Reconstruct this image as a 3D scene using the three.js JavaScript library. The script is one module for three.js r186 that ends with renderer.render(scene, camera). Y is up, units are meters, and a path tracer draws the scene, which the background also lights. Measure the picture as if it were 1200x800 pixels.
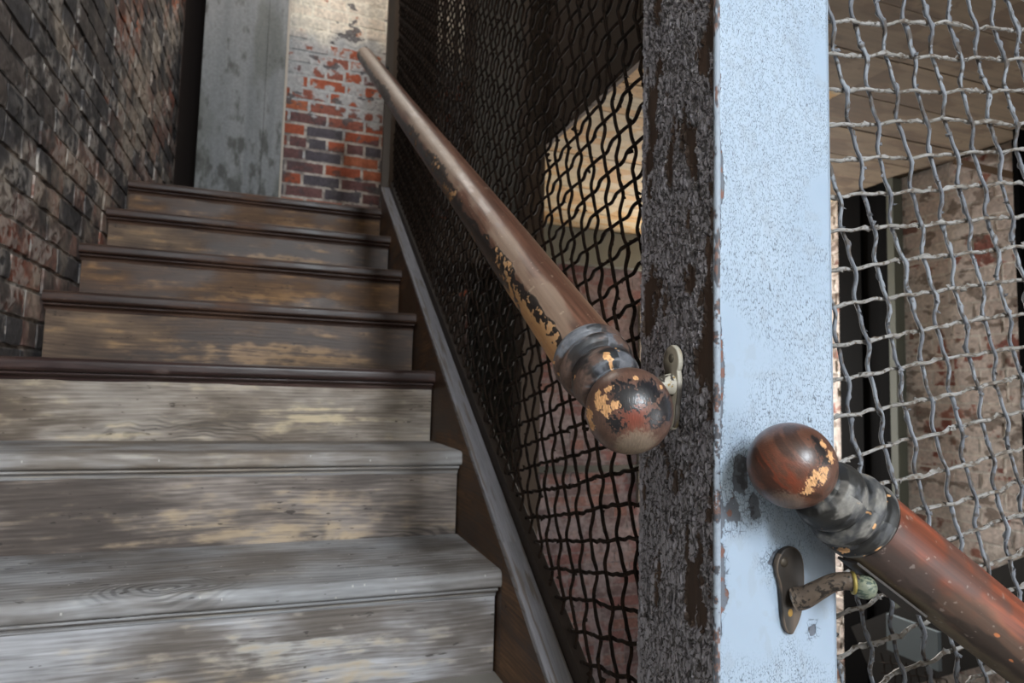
import * as THREE from 'three';
import { mergeGeometries } from 'three/addons/utils/BufferGeometryUtils.js';
import { RectAreaLightUniformsLib } from 'three/addons/lights/RectAreaLightUniformsLib.js';

// ---------------------------------------------------------------- camera, light, exposure
RectAreaLightUniformsLib.init();
const scene = new THREE.Scene();
scene.background = new THREE.Color(0x000000);
const D = Math.PI / 180;
const camera = new THREE.PerspectiveCamera(2 * Math.atan(400 / 769.424) / D, 1.5, 0.02, 40);
camera.position.set(-0.39627, 0.49917, 1.13402);
camera.rotation.set(4.5796 * D, -19.6049 * D, 1.4399 * D, 'YXZ');
camera.focus = 0.7;
camera.userData.fStop = 8;
camera.updateMatrixWorld(); camera.updateProjectionMatrix();
scene.add(camera);
const renderer = new THREE.WebGLRenderer();
renderer.toneMapping = THREE.LinearToneMapping;
renderer.toneMappingExposure = 0.93;
renderer.shadowMap.enabled = true;
// daylight entering through the windows: one behind the landing, a roof light over the upper landing, a low one over the lower flight, and an added unseen one at the back of the cage to fill it with light
const WIN = { x: -0.03, y: 2.3, z: 4.17, w: 0.55, h: 1.4, power: 74, color: [0.86, 0.93, 1.0] };
const ROOF = { x: -0.42, y: 3.58, z: -2.05, w: 0.9, h: 0.8, power: 6.0, color: [1.0, 0.95, 0.87] };
const SIDE = { x: 1.1, y: 0.1, z: 1.72, w: 0.8, h: 0.9, power: 3.5, color: [0.95, 0.97, 1.0] };
const REAR_FILL = { x: 2.14, y: 0.45, z: -2.74, w: 0.42, h: 1.3, power: 56, color: [1.0, 0.96, 0.91] };
function areaLight(c, look) {
  const l = new THREE.RectAreaLight(new THREE.Color().setRGB(...c.color), c.power, c.w, c.h);
  l.position.set(c.x, c.y, c.z); l.lookAt(...look); scene.add(l);
}
areaLight(WIN, [WIN.x, WIN.y, -5]);
areaLight(ROOF, [ROOF.x, -5, ROOF.z + 0.001]);
areaLight(SIDE, [SIDE.x, SIDE.y, -5]);
areaLight(REAR_FILL, [REAR_FILL.x, REAR_FILL.y, 5]);

// ---------------------------------------------------------------- noise and helpers
const V = (x, y, z) => new THREE.Vector3(x, y, z);
function hash(x, y, s = 0) {
  let h = Math.imul(x | 0, 374761393) ^ Math.imul(y | 0, 668265263) ^ Math.imul((s | 0) + 17, 1442695041);
  h = Math.imul(h ^ (h >>> 13), 1274126177); h ^= h >>> 16;
  h = Math.imul(h, 2246822519); h ^= h >>> 15;
  return (h >>> 0) / 4294967296;
}
function vn(x, y, s = 0) {
  const ix = Math.floor(x), iy = Math.floor(y); let fx = x - ix, fy = y - iy;
  fx = fx * fx * (3 - 2 * fx); fy = fy * fy * (3 - 2 * fy);
  const a = hash(ix, iy, s), b = hash(ix + 1, iy, s), c = hash(ix, iy + 1, s), d = hash(ix + 1, iy + 1, s);
  return a + (b - a) * fx + (c - a) * fy + (a - b - c + d) * fx * fy;
}
function fbm(x, y, s = 0, o = 4) {
  let v = 0, a = 0.5, t = 0;
  for (let i = 0; i < o; i++) { v += a * vn(x, y, s + i * 31); t += a; x = x * 2.03 + 11.3; y = y * 2.03 + 5.7; a *= 0.5; }
  return v / t;
}
function vor(x, y, s = 0) { // [nearest, gap to second nearest, id]
  const ix = Math.floor(x), iy = Math.floor(y); let a = 9, b = 9, id = 0, ox = 0, oy = 0;
  for (let j = -1; j < 2; j++) for (let i = -1; i < 2; i++) {
    const h = hash(ix + i, iy + j, s), k = hash(ix + i, iy + j, s + 9);
    const dx = ix + i + h - x, dy = iy + j + k - y, d = Math.sqrt(dx * dx + dy * dy);
    if (d < a) { b = a; a = d; id = hash(ix + i, iy + j, s + 5); ox = dx; oy = dy; } else if (d < b) b = d;
  }
  return [a, b - a, id, ox, oy];
}
const clamp = (x, a = 0, b = 1) => x < a ? a : x > b ? b : x;
const sst = (a, b, x) => { const t = clamp((x - a) / (b - a)); return t * t * (3 - 2 * t); };
const mix = (a, b, t) => a + (b - a) * t;
const mixc = (a, b, t) => [a[0] + (b[0] - a[0]) * t, a[1] + (b[1] - a[1]) * t, a[2] + (b[2] - a[2]) * t];
const mul = (a, k) => [a[0] * k, a[1] * k, a[2] * k];
let seed = 7;
const rnd = () => hash(seed++, 3, 77);

// a procedural surface: f(u, v) gives [colour 0..255 sRGB, roughness, height 0..1]
function surface(w, h, f, { bump = 0.002, rough = true, physical = {} } = {}) {
  const c = new Uint8Array(w * h * 4), r = new Uint8Array(w * h * 4), b = new Uint8Array(w * h * 4);
  for (let j = 0, p = 0; j < h; j++) for (let i = 0; i < w; i++, p += 4) {
    const [k, ro, he] = f((i + 0.5) / w, (j + 0.5) / h);
    c[p] = clamp(k[0], 0, 255); c[p + 1] = clamp(k[1], 0, 255); c[p + 2] = clamp(k[2], 0, 255); c[p + 3] = 255;
    r[p] = r[p + 1] = r[p + 2] = clamp(ro) * 255; r[p + 3] = 255;
    b[p] = b[p + 1] = b[p + 2] = clamp(he) * 255; b[p + 3] = 255;
  }
  const tex = (d, srgb) => {
    const t = new THREE.DataTexture(d, w, h, THREE.RGBAFormat); t.magFilter = THREE.LinearFilter; t.minFilter = THREE.LinearFilter;
    t.wrapS = t.wrapT = THREE.RepeatWrapping; if (srgb) t.colorSpace = THREE.SRGBColorSpace; t.needsUpdate = true; return t;
  };
  const m = new THREE.MeshPhysicalMaterial({ map: tex(c, true), bumpMap: tex(b), bumpScale: bump, roughness: 1, ...physical });
  if (rough === true) m.roughnessMap = tex(r); else m.roughness = rough || 0.85;
  m.side = THREE.DoubleSide;
  return m;
}
const plain = (hex, roughness = 0.8, extra = {}) => new THREE.MeshPhysicalMaterial({ color: hex, roughness, side: THREE.DoubleSide, ...extra });

const taken = new Map(), base = new WeakMap();
function numbered(n) { const k = taken.get(n) || 0; taken.set(n, k + 1); return k ? n + '_' + String(k).padStart(3, '0') : n; }
function thing(name, label, category, at, group) {
  const o = new THREE.Group(); o.name = numbered(name); o.position.copy(at); o.userData = { label, category };
  if (group) o.userData.group = group;
  base.set(o, at.clone()); scene.add(o); return o;
}
function structure(name, label, category, at = V(0, 0, 0)) {
  const o = thing(name, label, category, at); o.name = name; o.userData.kind = 'structure'; return o;
}
function part(name, geo, mat, parent, label) {
  const b = base.get(parent); geo.translate(-b.x, -b.y, -b.z);
  const m = new THREE.Mesh(geo, mat); m.name = name; m.castShadow = m.receiveShadow = true;
  if (label) m.userData.label = label;
  base.set(m, b); parent.add(m); return m;
}
const box = (x0, x1, y0, y1, z0, z1) => { const g = new THREE.BoxGeometry(x1 - x0, y1 - y0, z1 - z0); g.translate((x0 + x1) / 2, (y0 + y1) / 2, (z0 + z1) / 2); return g; };
function gridGeo(nu, nv, f) { // f(u, v) -> [x, y, z]; uv = (u, v)
  const p = [], uv = [], ix = [];
  for (let j = 0; j <= nv; j++) for (let i = 0; i <= nu; i++) { p.push(...f(i / nu, j / nv)); uv.push(i / nu, j / nv); }
  for (let j = 0; j < nv; j++) for (let i = 0; i < nu; i++) { const a = j * (nu + 1) + i, b = a + 1, c = a + nu + 1, d = c + 1; ix.push(a, b, d, a, d, c); }
  const g = new THREE.BufferGeometry();
  g.setAttribute('position', new THREE.Float32BufferAttribute(p, 3)); g.setAttribute('uv', new THREE.Float32BufferAttribute(uv, 2)); g.setIndex(ix); g.computeVertexNormals();
  return g;
}
// profile [[z, y], ...] swept from x0 to x1, closed by end caps; v runs along the profile
function profileX(prof, x0, x1, nx, wob = () => 0) {
  let S = [0]; for (let i = 1; i < prof.length; i++) S.push(S[i - 1] + Math.hypot(prof[i][0] - prof[i - 1][0], prof[i][1] - prof[i - 1][1]));
  const T = S[S.length - 1], p = [], uv = [], ix = [];
  for (let j = 0; j < prof.length; j++) for (let i = 0; i <= nx; i++) {
    const x = mix(x0, x1, i / nx), [dz, dy] = [prof[j][0], prof[j][1]], w = wob(x, j, S[j]);
    p.push(x, dy + w, dz); uv.push(i / nx, S[j] / T);
  }
  for (let j = 0; j < prof.length - 1; j++) for (let i = 0; i < nx; i++) { const a = j * (nx + 1) + i, b = a + 1, c = a + nx + 1, d = c + 1; ix.push(a, b, d, a, d, c); }
  for (const i of [0, nx]) {
    const s = p.length / 3; let cz = 0, cy = 0;
    for (let j = 0; j < prof.length; j++) { const q = (j * (nx + 1) + i) * 3; p.push(p[q], p[q + 1], p[q + 2]); uv.push(prof[j][0] % 1, prof[j][1] % 1); cz += prof[j][0]; cy += prof[j][1]; }
    p.push(i ? x1 : x0, cy / prof.length, cz / prof.length); uv.push(0.3, 0.5);
    const c = s + prof.length; for (let j = 0; j < prof.length; j++) { const k = (j + 1) % prof.length; ix.push(c, s + j, s + k); }
  }
  const g = new THREE.BufferGeometry();
  g.setAttribute('position', new THREE.Float32BufferAttribute(p, 3)); g.setAttribute('uv', new THREE.Float32BufferAttribute(uv, 2)); g.setIndex(ix); g.computeVertexNormals();
  return g;
}
// tube through points with its own radius at each
function tube(pts, radii, n = 8, cap = true) {
  const p = [], uv = [], ix = [], N = pts.length; let nrm = null;
  for (let k = 0; k < N; k++) {
    const t = pts[Math.min(k + 1, N - 1)].clone().sub(pts[Math.max(k - 1, 0)]).normalize();
    if (!nrm) nrm = Math.abs(t.y) < 0.9 ? V(0, 1, 0) : V(1, 0, 0);
    nrm = nrm.clone().addScaledVector(t, -nrm.dot(t)).normalize();
    const bi = t.clone().cross(nrm), r = radii instanceof Function ? null : radii[k] ?? radii;
    for (let i = 0; i <= n; i++) {
      const a = i / n * 2 * Math.PI, rr = r ?? radii(k, i % n);
      p.push(...pts[k].clone().addScaledVector(nrm, Math.cos(a) * rr).addScaledVector(bi, Math.sin(a) * rr).toArray()); uv.push(i / n, k / (N - 1));
    }
  }
  for (let k = 0; k < N - 1; k++) for (let i = 0; i < n; i++) { const a = k * (n + 1) + i, b = a + 1, c = a + n + 1, d = c + 1; ix.push(a, b, d, a, d, c); }
  if (cap) for (const k of [0, N - 1]) { const c = p.length / 3; p.push(...pts[k].toArray()); uv.push(0.5, 0.5); for (let i = 0; i < n; i++) ix.push(c, k * (n + 1) + i, k * (n + 1) + i + 1); }
  const g = new THREE.BufferGeometry();
  g.setAttribute('position', new THREE.Float32BufferAttribute(p, 3)); g.setAttribute('uv', new THREE.Float32BufferAttribute(uv, 2)); g.setIndex(ix); g.computeVertexNormals();
  return g;
}
function onScreen(p, margin = 60) { // is a point inside the photograph's frame, with some room around it
  const q = p.clone().project(camera);
  return q.z < 1 && Math.abs(q.x) < 1 + margin / 600 && Math.abs(q.y) < 1 + margin / 400;
}

// ---------------------------------------------------------------- brick walls
const CH = 0.0727, BP = 0.2155, HP = 0.1078;
function brickCell(u, v, s) {
  const row = Math.floor(v / CH), head = ((row % 6) + 6) % 6 === 2, pitch = head ? HP : BP;
  const off = (row & 1 ? pitch / 2 : 0) + hash(row, 1, s) * 0.03, col = Math.floor((u - off) / pitch);
  return { row, col, u0: off + col * pitch, v0: row * CH, pitch, id: hash(col, row, s + 3), id2: hash(col, row, s + 4) };
}
// o + u*U + v*W, facing N.  paint(u, v, cell, inBrick) -> [colour, roughness, height]
function brickWall(root, { o, U, W, N, u0, u1, v0, v1, s, paint, px, skip = () => false, recess = 0.01, rough = 0.003, bump = 0.004, thick = 0.2, margin = 60, joint = 0.0055 }) {
  const inB = (c, u, v) => { const e = joint + 0.003 * (fbm(u * 60, v * 60, s + 8, 2) - 0.5); return u > c.u0 + e && u < c.u0 + c.pitch - e && v > c.v0 + e && v < c.v0 + CH - e; };
  const mat = surface(px[0], px[1], (a, b) => { const u = mix(u0, u1, a), v = mix(v0, v1, b), c = brickCell(u, v, s); return paint(u, v, c, inB(c, u, v)); }, { bump, rough: 0.92 });
  const P = (u, v, n) => o.clone().addScaledVector(U, u).addScaledVector(W, v).addScaledVector(N, n);
  const flip = U.clone().cross(W).dot(N) < 0;
  const one = (c) => {
    const e = joint, a0 = c.u0 + e, a1 = c.u0 + c.pitch - e, b0 = c.v0 + e, b1 = c.v0 + CH - e, nu = c.pitch > 0.15 ? 4 : 2, nv = 2;
    const out = (hash(c.col, c.row, s + 6) - 0.5) * rough * 1.6, pos = [], uv = [], ix = [];
    const put = (u, v, n) => { pos.push(...P(u, v, n).toArray()); uv.push((u - u0) / (u1 - u0), (v - v0) / (v1 - v0)); return pos.length / 3 - 1; };
    const id = [];
    for (let j = 0; j <= nv; j++) for (let i = 0; i <= nu; i++) {
      const h = (k) => hash(c.col * 31 + i, c.row * 17 + j, s + k) - 0.5, edge = i === 0 || i === nu || j === 0 || j === nv;
      let u = mix(a0, a1, i / nu), v = mix(b0, b1, j / nv);
      u += h(20) * (i === 0 || i === nu ? 0.006 : 0.015); v += h(21) * (j === 0 || j === nv ? 0.006 : 0.01);
      id.push(put(u, v, out + h(22) * rough * 1.5 - (edge ? rough * 0.8 : 0)));
    }
    for (let j = 0; j < nv; j++) for (let i = 0; i < nu; i++) { const a = j * (nu + 1) + i; ix.push(id[a], id[a + 1], id[a + nu + 2], id[a], id[a + nu + 2], id[a + nu + 1]); }
    const ring = []; for (let i = 0; i <= nu; i++) ring.push(i); for (let j = 1; j <= nv; j++) ring.push(j * (nu + 1) + nu); for (let i = nu - 1; i >= 0; i--) ring.push(nv * (nu + 1) + i); for (let j = nv - 1; j > 0; j--) ring.push(j * (nu + 1));
    const back = ring.map(k => { const q = pos.length / 3, u = uv[id[k] * 2] * (u1 - u0) + u0, v = uv[id[k] * 2 + 1] * (v1 - v0) + v0; put(clamp(u, a0 - 0.002, a1 + 0.002), clamp(v, b0 - 0.002, b1 + 0.002), -recess - 0.012); return q; });
    for (let k = 0; k < ring.length; k++) { const n = (k + 1) % ring.length; ix.push(id[ring[k]], back[k], back[n], id[ring[k]], back[n], id[ring[n]]); }
    if (flip) for (let k = 0; k < ix.length; k += 3) [ix[k], ix[k + 1]] = [ix[k + 1], ix[k]];
    const g = new THREE.BufferGeometry(); g.setAttribute('position', new THREE.Float32BufferAttribute(pos, 3)); g.setAttribute('uv', new THREE.Float32BufferAttribute(uv, 2)); g.setIndex(ix);
    const f = g.toNonIndexed(); f.computeVertexNormals(); const nm = f.attributes.normal; for (let k = 0; k < nm.count; k++) { const q = V(nm.getX(k), nm.getY(k), nm.getZ(k)); if (q.dot(N) > 0.7) { q.addScaledVector(N, 1.5).normalize(); nm.setXYZ(k, q.x, q.y, q.z); } } return f;
  };
  const mortar = gridGeo(Math.ceil((u1 - u0) / 0.02), Math.ceil((v1 - v0) / 0.02), (a, b) => { const u = mix(u0, u1, a), v = mix(v0, v1, b); return P(u, v, -recess + (fbm(u * 25, v * 25, s + 40, 2) - 0.5) * 0.01).toArray(); });
  part('mortar', mortar, mat, root);
  const c0 = P(u0, v0, -thick), c1 = P(u1, v1, -recess - 0.008);
  part('wall_core', box(Math.min(c0.x, c1.x), Math.max(c0.x, c1.x), Math.min(c0.y, c1.y), Math.max(c0.y, c1.y), Math.min(c0.z, c1.z), Math.max(c0.z, c1.z)), plain(0x3a3532, 0.95), root);
  const rest = [], seen = new Set(); let n = 0;
  for (let v = v0 + CH / 2; v < v1; v += CH) for (let u = u0 + 0.02; u < u1; u += 0.05) {
    const c = brickCell(u, v, s), key = c.row + '_' + c.col;
    if (seen.has(key) || c.u0 < u0 - 0.01 || c.u0 + c.pitch > u1 + 0.01 || c.v0 < v0 - 0.01 || c.v0 + CH > v1 + 0.01) continue;
    seen.add(key); const mu = c.u0 + c.pitch / 2, mv = c.v0 + CH / 2;
    if (skip(mu, mv)) continue;
    if (onScreen(P(mu, mv, 0), margin) && n < 300) { part('brick' + (n ? '_' + String(n).padStart(3, '0') : ''), one(c), mat, root); n++; } else rest.push(one(c));
  }
  if (rest.length) { const m = part('brick_field', mergeGeometries(rest), mat, root); m.userData.kind = 'stuff'; }
  return mat;
}

// left wall: u = -z (along the flight, going in), v = y
{
  const r = structure('wall_left', 'sooty old brick wall with whitish smears beside the stairs', 'wall');
  brickWall(r, {
    o: V(-0.985, 0, 0), U: V(0, 0, -1), W: V(0, 1, 0), N: V(1, 0, 0), u0: -0.6, u1: 2.86, v0: 0.36, v1: 3.6, s: 11, px: [1500, 1400], recess: 0.007, rough: 0.0025, bump: 0.005,
    skip: (u, v) => v > 3.2,
    paint: (u, v, c, b) => {
      const n1 = fbm(u * 4, v * 4, 1), n2 = fbm(u * 14, v * 14, 2), n3 = fbm(u * 60, v * 60, 3, 3);
      const climb = v - (0.185 + u * 0.644); // height above the line of the steps
      const red = clamp(1.25 * sst(0.9, 1.9, u + (n1 - 0.5) * 1.2) * sst(0.4, 0.8, climb + (n1 - 0.5)) + (climb < 0.3 + 0.25 * n1 ? 0.6 : 0.08));  // orange brick, boosted towards the upper far corner in place of light there
      let col;
      if (b) {
        const t = c.id;
        const clay = climb < 0.45 ? (t < 0.35 ? [140, 84, 68] : t < 0.7 ? [146, 110, 98] : [132, 104, 96]) : t < 0.5 ? [178, 106, 78] : t < 0.75 ? [152, 104, 88] : [140, 106, 96];
        const soot = c.id2 < 0.5 ? [76, 73, 74] : [90, 82, 78];
        col = mixc(soot, clay, sst(0.4, 0.75, red * 0.8 + (c.id2 - 0.5) * 0.6 + (n2 - 0.5) * 0.7));
      } else col = mixc([64, 60, 58], [140, 132, 126], sst(0.35, 0.65, n2 + (climb < 0.6 ? 0.16 : -0.08)));
      const smear = sst(0.52, 0.64, n2 * 0.65 + n1 * 0.35 + (climb > 0.05 && climb < 0.65 ? 0.1 : -0.03)) * sst(0.3, 0.5, n3 + (b ? 0 : 0.2));
      col = mixc(col, [164, 158, 152], smear * 0.75);
      const dust = sst(0.5, 0.75, fbm(u * 7, v * 7, 9) + 0.26 * Math.exp(-(((u - 1.95) / 0.35) ** 2) - ((climb - 0.25) / 0.25) ** 2));  // dusty patch, also strengthened for the lit far corner
      col = mixc(col, [172, 158, 142], dust * 0.6);
      const dark = sst(0.56, 0.7, fbm(u * 8 + 4, v * 8, 17)); col = mixc(col, [46, 44, 45], dark * 0.55);
      return [mul(col, 0.86 + 0.5 * n3), 0.9, 0.35 + 0.5 * n3 + (b ? 0.15 : 0) + smear * 0.15];
    },
  });
}
// end wall behind the upper landing and the well: u = x, v = y
{
  const r = structure('wall_back', 'peeling whitewashed brick wall at the head of the stairs', 'wall');
  brickWall(r, {
    o: V(0, 0, -2.78), U: V(1, 0, 0), W: V(0, 1, 0), N: V(0, 0, 1), u0: -0.862, u1: 0.69, v0: 1.1, v1: 3.6, s: 23, px: [900, 1200], recess: 0.004, rough: 0.003, bump: 0.004, joint: 0.008,
    skip: (u, v) => u < -0.5 || v < 1.4,
    paint: (u, v, c, b) => {
      const n1 = fbm(u * 5, v * 5, 51), n2 = fbm(u * 22, v * 22, 52), n3 = fbm(u * 80, v * 80, 53, 3);
      const low = sst(2.12, 1.86, v + (n1 - 0.5) * 0.4);
      let col;
      if (b) {
        const t = c.id, dk = c.id2 < 0.25 + 0.35 * low;
        col = dk ? (t < 0.5 ? [82, 76, 82] : [108, 76, 74]) : t < 0.55 ? [158, 82, 58] : t < 0.8 ? [140, 84, 70] : [166, 96, 68];
        col = mixc(col, [70, 66, 70], sst(0.5, 0.7, n2 + (n1 - 0.5) * 0.6) * 0.55);
      } else col = mixc([190, 180, 170], [138, 128, 122], sst(0.4, 0.7, n2));
      const wash = sst(0.47, 0.55, n2 * 0.55 + n1 * 0.45 + (v - 2.3) * 0.5 + (b ? 0 : 0.1));
      const coat = mixc([176, 176, 176], [236, 226, 208], sst(2.5, 2.66, v + (n1 - 0.5) * 0.3));
      col = mixc(col, coat, wash * 0.92);
      const scar = sst(0.7, 0.74, fbm(u * 14 + 7, v * 20, 57)); col = mixc(col, [88, 84, 86], scar * 0.8);
      return [mul(col, 0.85 + 0.3 * n3), 0.9, 0.3 + 0.35 * n3 + (b ? 0.2 : 0.05) + wash * 0.15];
    },
  });
}
// well: back wall, right wall
{
  const r = structure('wall_rear', 'dim reddish brick wall at the back of the wire cage', 'wall');
  brickWall(r, {
    o: V(0, 0, -2.78), U: V(1, 0, 0), W: V(0, 1, 0), N: V(0, 0, 1), u0: 0.69, u1: 2.43, v0: -1.45, v1: 1.6, s: 37, px: [800, 1300], recess: 0.006, rough: 0.004, bump: 0.004,
    skip: (u, v) => u < 1.05 || (u > 1.84 && v > -0.3 && v < 1.2), margin: 30,
    paint: (u, v, c, b) => {
      const n1 = fbm(u * 5, v * 5, 61), n2 = fbm(u * 20, v * 20, 62), n3 = fbm(u * 80, v * 80, 63, 3);
      let col = b ? (c.id < 0.4 ? [104, 74, 72] : c.id < 0.75 ? [92, 78, 78] : [110, 82, 76]) : [108, 100, 100];
      col = mixc(col, [122, 114, 116], sst(0.42, 0.6, n1 * 0.5 + n2 * 0.5) * 0.8);
      return [mul(col, 0.8 + 0.4 * n3), 0.92, 0.3 + 0.4 * n3 + (b ? 0.2 : 0)];
    },
  });
  const q = structure('wall_right', 'whitewashed brick wall with red patches behind the wire mesh', 'wall');
  brickWall(q, {
    o: V(2.43, 0, 0), U: V(0, 0, 1), W: V(0, 1, 0), N: V(-1, 0, 0), u0: -2.78, u1: -0.4, v0: -1.45, v1: 1.6, s: 43, px: [1100, 1300], recess: 0.004, rough: 0.003, bump: 0.005,
    skip: (u) => u > -1.5 && u < -1.26, margin: 40,
    paint: (u, v, c, b) => {
      const n1 = fbm(u * 6, v * 6, 71), n2 = fbm(u * 24, v * 24, 72), n3 = fbm(u * 90, v * 90, 73, 3);
      let col = b ? (c.id < 0.5 ? [152, 98, 88] : c.id < 0.8 ? [150, 116, 106] : [168, 118, 104]) : [206, 198, 188];
      const wash = sst(0.43, 0.53, n1 * 0.45 + n2 * 0.55 + (b ? (c.id2 - 0.5) * 0.2 : 0.1) + 0.12);
      col = mixc(col, mixc([240, 234, 226], [218, 211, 204], n2), wash * 0.85);
      const brown = sst(0.62, 0.7, fbm(u * 16, v * 26, 76)); col = mixc(col, [112, 98, 88], brown * 0.6);
      return [mul(col, 0.86 + 0.28 * n3), 0.92, 0.3 + 0.3 * n3 + (b ? 0.15 : 0) + wash * 0.2];
    },
  });
}

// ---------------------------------------------------------------- the rest of the shell
const M = {
  plaster: plain(0xd2cec6, 0.95), dark: plain(0x2e2722, 0.95), blackBoard: plain(0x4b3e33, 0.9), floor: plain(0x5d564f, 0.85),
};
part('slab', box(-0.985, 0.62, 1.1, 1.2945, -2.78, -1.76), plain(0x4a3a2c, 0.7), structure('floor_upper', 'upper landing floor at the head of the flight', 'floor'));
part('slab', box(-0.985, 0.0, -0.12, 0, -0.03, 1.75), plain(0x8a857e, 0.85), structure('floor', 'worn landing floor at the foot of the flight', 'floor'));
part('slab', box(-0.99, 0.7, -0.12, 0, 1.751, 4.2), plain(0x8a857e, 0.85), structure('floor_hall', 'hall floor behind the landing', 'floor'));
part('slab', box(-1.2, 2.6, -1.6, -1.45, -3.0, 2.0), M.floor, structure('floor_lower', 'dark floor at the bottom of the stairwell', 'floor'));
{
  const f = structure('wall_front', 'plastered wall behind the landing with a tall window', 'wall'), x0 = WIN.x - WIN.w / 2, x1 = WIN.x + WIN.w / 2, y0 = WIN.y - WIN.h / 2, y1 = WIN.y + WIN.h / 2;
  const sx0 = SIDE.x - SIDE.w / 2, sx1 = SIDE.x + SIDE.w / 2, sy0 = SIDE.y - SIDE.h / 2, sy1 = SIDE.y + SIDE.h / 2;
  for (const [a, b, c, d] of [[-1.2, x0, -0.12, 3.6], [x0, x1, -0.12, y0], [x0, x1, y1, 3.6], [x1, 0.9, -0.12, 3.6]]) part('wall_panel', box(a, b, c, d, 4.2, 4.4), M.plaster, f);
  for (const [a, b, c, d] of [[0.7, 2.6, sy1, 3.6], [0.7, 2.6, -1.45, sy0], [sx1, 2.6, sy0, sy1]]) part('wall_panel', box(a, b, c, d, 1.75, 1.95), M.plaster, f);
  part('wall_panel', box(0.68, 0.9, -0.12, 3.6, 1.95, 4.2), M.plaster, f); part('wall_panel', box(-1.2, 0.7, -1.45, -0.12, 1.75, 1.95), M.plaster, f);
  part('wall_panel', box(-1.2, -0.996, -1.45, 3.6, 0.58, 4.2), M.plaster, f);
  part('wall_panel', box(-1.2, -0.996, -1.45, 0.36, -2.78, 0.6), M.plaster, f);
  part('wall_panel', box(-1.0, 0.69, -1.45, 1.1, -2.98, -2.79), plain(0x3b3431, 0.95), f);
  part('wall_panel', box(0.69, 2.6, 1.6, 3.6, -2.98, -2.79), plain(0x3b3431, 0.95), f);
  part('wall_panel', box(2.44, 2.6, 1.6, 3.6, -2.98, 1.95), M.plaster, f); part('wall_panel', box(2.44, 2.6, -1.45, 1.6, -0.4, 1.95), M.plaster, f);
  const w4 = structure('window_4', 'added window hidden behind the blue post, filling the cage with light', 'window'), rx = [REAR_FILL.x - REAR_FILL.w / 2, REAR_FILL.x + REAR_FILL.w / 2], ry = [REAR_FILL.y - REAR_FILL.h / 2, REAR_FILL.y + REAR_FILL.h / 2];
  part('pane', box(rx[0], rx[1], ry[0], ry[1], -2.768, -2.762), new THREE.MeshStandardMaterial({ color: 0xdfe8f0, roughness: 0.4, emissive: new THREE.Color().setRGB(...REAR_FILL.color), emissiveIntensity: 1.2 }), w4);
  for (const x of [rx[0] - 0.015, rx[1] + 0.015]) part('sash_bar', box(x - 0.015, x + 0.015, ry[0] - 0.03, ry[1] + 0.03, -2.768, -2.735), plain(0x77736a, 0.6), w4);
  const c = structure('ceiling_upper', 'ceiling high over the stairs with a roof light', 'ceiling'), rx0 = ROOF.x - ROOF.w / 2, rx1 = ROOF.x + ROOF.w / 2, rz0 = ROOF.z - ROOF.h / 2, rz1 = ROOF.z + ROOF.h / 2;
  const cm = plain(0x6f675d, 0.95);
  part('ceiling_panel', box(-1.2, rx0, 3.6, 3.75, -3, 4.4), cm, c); part('ceiling_panel', box(rx1, 2.6, 3.6, 3.75, -3, 4.4), cm, c);
  part('ceiling_panel', box(rx0, rx1, 3.6, 3.75, -3, rz0), cm, c); part('ceiling_panel', box(rx0, rx1, 3.6, 3.75, rz1, 4.4), cm, c);
  const glow = (col, k) => { const m = new THREE.MeshStandardMaterial({ color: 0xdfe8f0, roughness: 0.4, emissive: new THREE.Color().setRGB(...col), emissiveIntensity: k }); return m; };
  const frame = plain(0xb9b5ac, 0.6);
  const w1 = structure('window_1', 'tall sash window giving daylight to the landing', 'window');
  part('pane', box(x0, x1, y0, y1, 4.25, 4.26), glow(WIN.color, 1.2), w1);
  for (const x of [x0 + 0.02, WIN.x, x1 - 0.02]) part('sash_bar', box(x - 0.02, x + 0.02, y0, y1, 4.2, 4.25), frame, w1);
  for (const y of [y0 + 0.02, WIN.y, y1 - 0.02]) part('sash_bar', box(x0, x1, y - 0.02, y + 0.02, 4.205, 4.245), frame, w1);
  const w2 = structure('window_2', 'roof light over the upper landing', 'window');
  part('pane', box(rx0, rx1, 3.66, 3.67, rz0, rz1), glow(ROOF.color, 1.2), w2); part('glazing_bar', box(ROOF.x - 0.02, ROOF.x + 0.02, 3.62, 3.66, rz0, rz1), frame, w2);
  const w3 = structure('window_3', 'low window over the lower flight', 'window');
  part('pane', box(sx0, sx1, sy0, sy1, 1.8, 1.81), glow(SIDE.color, 1.2), w3); part('sash_bar', box(SIDE.x - 0.02, SIDE.x + 0.02, sy0, sy1, 1.75, 1.8), frame, w3);
}
// narrow slot between the left wall and the end wall, running back into the building
{
  const r = structure('wall_recess', 'narrow dark slot beside the grey pilaster', 'recess'), m = plain(0x55443c, 0.95);
  part('slot_side', box(-1.2, -0.99, 1.1, 3.75, -3.9, -2.86), m, r); part('slot_back', box(-1.2, -0.6, 1.1, 3.75, -4.0, -3.9), m, r);
  part('slot_cheek', box(-0.855, -0.6, 1.1, 3.75, -3.9, -2.985), m, r); part('slot_floor', box(-1.0, -0.85, 1.1, 1.29, -3.9, -2.785), m, r); part('slot_top', box(-1.2, -0.6, 3.6, 3.75, -4.0, -3.0), m, r);
}
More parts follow.
